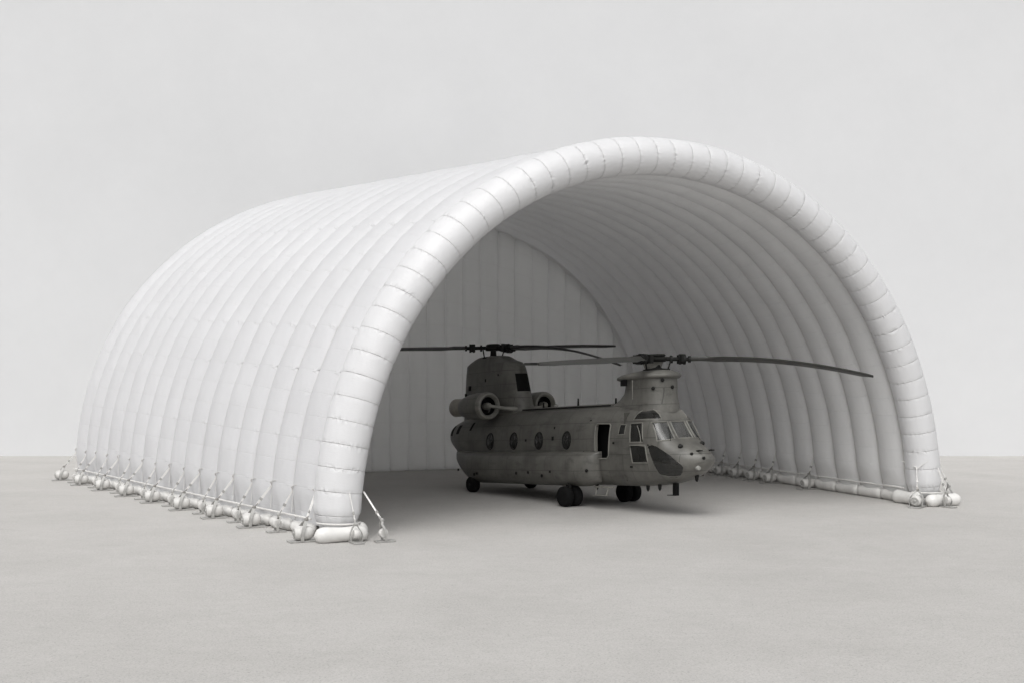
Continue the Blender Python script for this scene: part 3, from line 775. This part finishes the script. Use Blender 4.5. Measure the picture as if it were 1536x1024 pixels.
# rotor masts, hubs and blades
def rotor(hx, hz, blades, name):
    base = 6.2 if hx < 0 else 4.98
    hub = hb(MB().lathe([(.30, base), (.28, base + .1), (.15, base + .16), (.13, hz - .12), (.34, hz - .10), (.40, hz - .02), (.40, hz + .04), (.30, hz + .10), (.36, hz + .13), (.30, hz + .19), (.02, hz + .2)], (hx, 0, 0), 'z', 24), 'rotor_hub', M['dark'], sharp=35)
    if hx > 0:                       # fairing sheet round the mast, coloured paler for the light on its front
        hb(MB().lathe([(.34, base), (.31, base + .12), (.40, hz - .12), (.47, hz - .02), (.44, hz + .06)], (hx - .22, .0, 0), 'z', 24), 'mast_fairing', M['olive_light'], hub)
    hb(MB().lathe([(.52, base + .03), (.52, base + .09), (.3, base + .11)], (hx, 0, 0), 'z', 24), 'swashplate', M['dark'], hub)
    for k in range(3):
        a = k*2*math.pi/3 + .4
        hb(MB().tube([(hx + .46*math.cos(a), .46*math.sin(a), base + .05), (hx + .58*math.cos(a + .12), .58*math.sin(a + .12), hz - .04)], .03, 6), 'pitch_link', M['dark'], hub)
    for (az, Lb, dz, bow) in blades:
        a = R(az) - HEAD; ca, sa = math.cos(a), math.sin(a)
        z0 = hz + TILT*hx
        def pt(r, c, dzz):           # radial r, chordwise c, height above the root
            return (hx + r*ca - c*sa, r*sa + c*ca, z0 + dzz)
        def hgt(r): q = max(0, (r - 1.3)/(Lb - 1.3)); return dz*q**1.9 + bow*math.sin(q*math.pi)
        rows = []
        for q in np.linspace(0, 1, 26):
            r = 1.25 + (Lb - 1.25)*q; ch = .34 if q < .06 else (.34 + (.62 - .34)*min(1, (q - .06)/.10))
            if q > .965: ch *= max(.12, 1 - (q - .965)/.04)
            th = .055 if q > .08 else .10; tw = R(17 - 9*q)
            sec_ = [(-.30*ch, 0), (-.22*ch, th*.8), (.0, th), (.35*ch, th*.45), (.70*ch, 0), (.35*ch, -th*.4), (0, -th*.7), (-.22*ch, -th*.6)]
            rows.append([pt(r, c_*math.cos(tw), hgt(r) - c_*math.sin(tw) + h_) for c_, h_ in sec_])
        bl = MB().grid(rows, wrap_j=True, cap_i=True).build('rotor_blade', M['blade'], heli, sharp=50)
        gr = MB().tube([pt(.30, 0, .02), pt(1.3, 0, .0)], .085, 8)
        for r0, rr in ((.52, .15), (.86, .20), (1.02, .20), (1.22, .13)):
            ring = [pt(r0, rr*math.cos(f), rr*math.sin(f)) for f in np.linspace(0, 2*math.pi, 13)[:-1]]
            ring2 = [pt(r0 + .09, rr*math.cos(f), rr*math.sin(f)) for f in np.linspace(0, 2*math.pi, 13)[:-1]]
            gr.grid([ring, ring2], wrap_j=True, cap_i=True)
        gr.box(pt(.94, .22, 0), (.16, .16, .34)); gr.box(pt(.94, -.2, .05), (.12, .12, .3))
        gr.build('blade_root', M['dark'], bl, sharp=35)
rotor(6.86, 5.45, [(3, 8.45, -.66, .10), (126, 8.5, -.10, -.05), (236, 8.4, -.28, -.04)], 'front')
rotor(-4.23, 6.70, [(42, 8.3, .25, .12), (-50, 8.2, -.85, .10), (180, 8.4, -.18, .0)], 'rear')
# engines
for sd in (-1, 1):
    ey = sd*1.55; ez = 4.0
    prof = [(.42, -2.42), (.50, -2.30), (.53, -2.38), (.545, -2.6), (.55, -3.0), (.52, -3.6), (.44, -4.2), (.36, -4.45)]
    e = hb(MB().lathe([(.53, -2.32), (.60, -2.36), (.62, -2.65), (.61, -3.1), (.55, -3.7), (.45, -4.15), (.42, -4.2)], (0, ey, ez), 'x', 32, cap=False), 'engine', M['olive'], sharp=50)
    hb(MB().lathe([(.40, -2.40), (.43, -2.30), (.50, -2.25), (.57, -2.27), (.612, -2.38), (.622, -2.50)], (0, ey, ez), 'x', 32, cap=False), 'intake_lip', M['olive_light'], e)
    hb(MB().lathe([(.415, -2.36), (.38, -2.72), (.01, -2.72)], (0, ey, ez), 'x', 24, cap=False), 'intake_duct', M['black'], e)
    hb(MB().lathe([(.15, -2.62), (.17, -2.42), (.13, -2.26), (.05, -2.18)], (0, ey, ez), 'x', 18), 'gearbox_nose', M['olive_light'], e)
    hb(MB().lathe([(.36, -4.1), (.40, -4.5), (.415, -4.95), (.39, -4.96), (.37, -4.6), (.01, -4.55)], (0, ey, ez), 'x', 28, cap=False), 'exhaust_pipe', M['exhaust'], e, sharp=40)
    hb(MB().tube([(-2.25, ey, ez), (-1.95, sd*.95, 3.88), (-1.7, sd*.3, 3.82)], [.075, .085, .12], 10), 'drive_shaft', M['olive_light'], e)
    hb(MB().box((-3.2, sd*.98, 3.86), (1.1, .7, .4), taper=.8), 'engine_mount', M['olive_plain'], e, smooth=False, bevel=.06)
# dark soot and openings at the tail, ramp hinge line
for sd in (-1, 1):
    for (x, z, sx, sz) in ((-6.3, 2.95, .34, .46), (-5.55, 3.0, .3, .4), (-4.4, 3.12, .16, .36)):
        y0 = sd*(surf_y(x, z) + .004)
        rows = []
        for u in np.linspace(-1, 1, 7):
            rows.append([(x + u*sx*.5 + v*.06, sd*(surf_y(x + u*sx*.5 + v*.06, z + v*sz*.5) + .006), z + v*sz*.5) for v in np.linspace(-1, 1, 7)])
        hb(MB().grid(rows), 'tail_vent', M['black'])
# landing gear
def wheel(x, y, r, wd, parent, name='wheel'):
    prof = [(r*.55, -wd/2), (r*.86, -wd/2), (r*.97, -wd*.36), (r, -wd*.15), (r, wd*.15), (r*.97, wd*.36), (r*.86, wd/2), (r*.55, wd/2)]
    z = r
    w_ = MB().lathe(prof, (x, y, z), 'y', 28).build(name, M['rubber'], heli, sharp=50)
    MB().lathe([(r*.10, -wd*.46), (r*.30, -wd*.44), (r*.52, -wd*.36), (r*.56, -wd*.47), (r*.58, wd*.47), (r*.52, wd*.36), (r*.30, wd*.44), (r*.10, wd*.46)], (x, y, z), 'y', 20).build('rim', M['dark'], w_, sharp=40)
for sd in (-1, 1):
    s1 = MB().tube([(3.44, sd*1.55, .95), (3.44, sd*1.55, .42)], .10, 10); s1.tube([(3.0, sd*1.4, 1.0), (3.42, sd*1.55, .45)], .05, 8)
    s1.tube([(3.44, sd*1.55 - .38, .40), (3.44, sd*1.55 + .38, .40)], .07, 8)
    s1.build('landing_strut', M['dark'], heli)
    for dy in (-.235, .235): wheel(3.44, sd*1.55 + dy, .41, .33, heli)
    s2 = MB().tube([(-3.44, sd*1.6, .85), (-3.5, sd*1.6, .36)], .09, 10); s2.tube([(-2.9, sd*1.5, .8), (-3.48, sd*1.6, .4)], .05, 8)
    s2.tube([(-3.5, sd*1.6 - .2, .36), (-3.5, sd*1.6 + .2, .36)], .06, 8)
    s2.build('landing_strut', M['dark'], heli)
    wheel(-3.5, sd*1.6, .36, .36, heli)
# boarding step under the crew door
stp = MB().box((5.05, -1.12, .60), (1.1, .10, .06)); hb(stp, 'door_sill', M['olive_light'], smooth=False, bevel=.01)
b_ = MB().tube([(4.62, -1.13, .62), (4.66, -1.22, .30)], .022, 6).tube([(5.38, -1.13, .62), (5.30, -1.22, .30)], .03, 6)
b_.box((4.98, -1.24, .29), (.72, .16, .025)); hb(b_, 'boarding_step', M['olive_light'], smooth=False)
# small fittings
hb(MB().box((8.15, -.25, .54), (.18, .18, .46), taper=1.0), 'under_nose_sensor', M['black'], smooth=False, bevel=.02)
hb(MB().box((8.0, -.25, .32), (.42, .22, .03)), 'sensor_foot', M['dark'], smooth=False)
for x, y, h in ((4.35, -.9, .26), (6.9, -.5, .26), (7.5, -.45, .22), (9.0, 0, .2)):
    hb(MB().lathe([(.02, -h), (.06, -h*.7), (.08, 0), (.09, .12)], (x, y, .70 if x < 8 else 1.02), 'z', 10), 'belly_antenna', M['dark'])
for x, h in ((-.2, .22), (2.2, .30), (4.6, .22)):
    hb(MB().tube([(x, -.12, 3.8), (x, -.12, 3.84 + h)], [.05, .035], 6), 'roof_antenna', M['dark'])
hb(MB().lathe([(.09, 0), (.10, .06), (.07, .12), (.02, .15)], (.4, .1, 3.83), 'z', 14), 'beacon', M['lamp'])
for (y, z) in ((-.62, 2.14), (.5, 2.2)):
    x = surf_x(y, z); hb(MB().lathe([(.06, -.04), (.10, .02), (.07, .10), (.02, .13)], (x, y, z), 'x', 12), 'nose_lamp', M['dark'])
for (y, z) in ((-.52, 1.86), (-.25, 1.70)):
    x = surf_x(y, z); hb(MB().lathe([(.055, -.02), (.06, .04), (.03, .06)], (x, y, z), 'x', 10), 'nose_sensor', M['dark'])
x = surf_x(-.34, 1.36); hb(MB().lathe([(.10, -.06), (.10, .03), (.07, .05)], (x, -.34, 1.36), 'x', 14), 'landing_light', M['lamp'])
for sd in (-1, 1):
    yy = sd*.30; x = surf_x(yy, 1.95)
    hb(MB().tube([(x - .05, yy, 1.95), (x + .08, yy, 1.97), (x + .26, yy, 1.97)], [.035, .03, .018], 6), 'pitot_tube', M['dark'])
# small vents, lights and drains dotted over the right and left skins
for sd in (-1, 1):
    for (x, z, a, b) in ((1.86, 2.52, .10, .16), (1.9, 2.95, .06, .10), (-.02, 2.46, .07, .10), (4.15, 3.2, .06, .05), (5.72, 2.3, .08, .08), (6.72, 1.40, .12, .07), (3.9, 1.98, .07, .05)):
        hb(MB().box((x, sd*(surf_y(x, z) + .01), z), (a, .05, b)), 'skin_fitting', M['dark'], smooth=False, bevel=.008)
    for (x, z, a, b) in ((-5.2, 4.9, .14, .22), (-5.5, 4.6, .12, .14), (-3.9, 5.2, .06, .14), (-2.9, 5.4, .05, .09)):
        hw = pyl_at(z)[2]
        hb(MB().box((x, sd*(hw + .0), z), (a, .05, b)), 'pylon_fitting', M['black'], rp, smooth=False)
    for (x, z) in ((-4.3, 1.2), (-2.8, 1.05), (1.05, 1.15), (2.55, 1.2)):
        hb(MB().box((x, sd*1.865, z), (.10, .04, .10)), 'sponson_fitting', M['dark'], smooth=False)
    hb(MB().lathe([(.05, 0), (.07, .05), (.03, .12)], (4.55, sd*1.63, 1.25), 'x', 10), 'position_light', M['dark'])
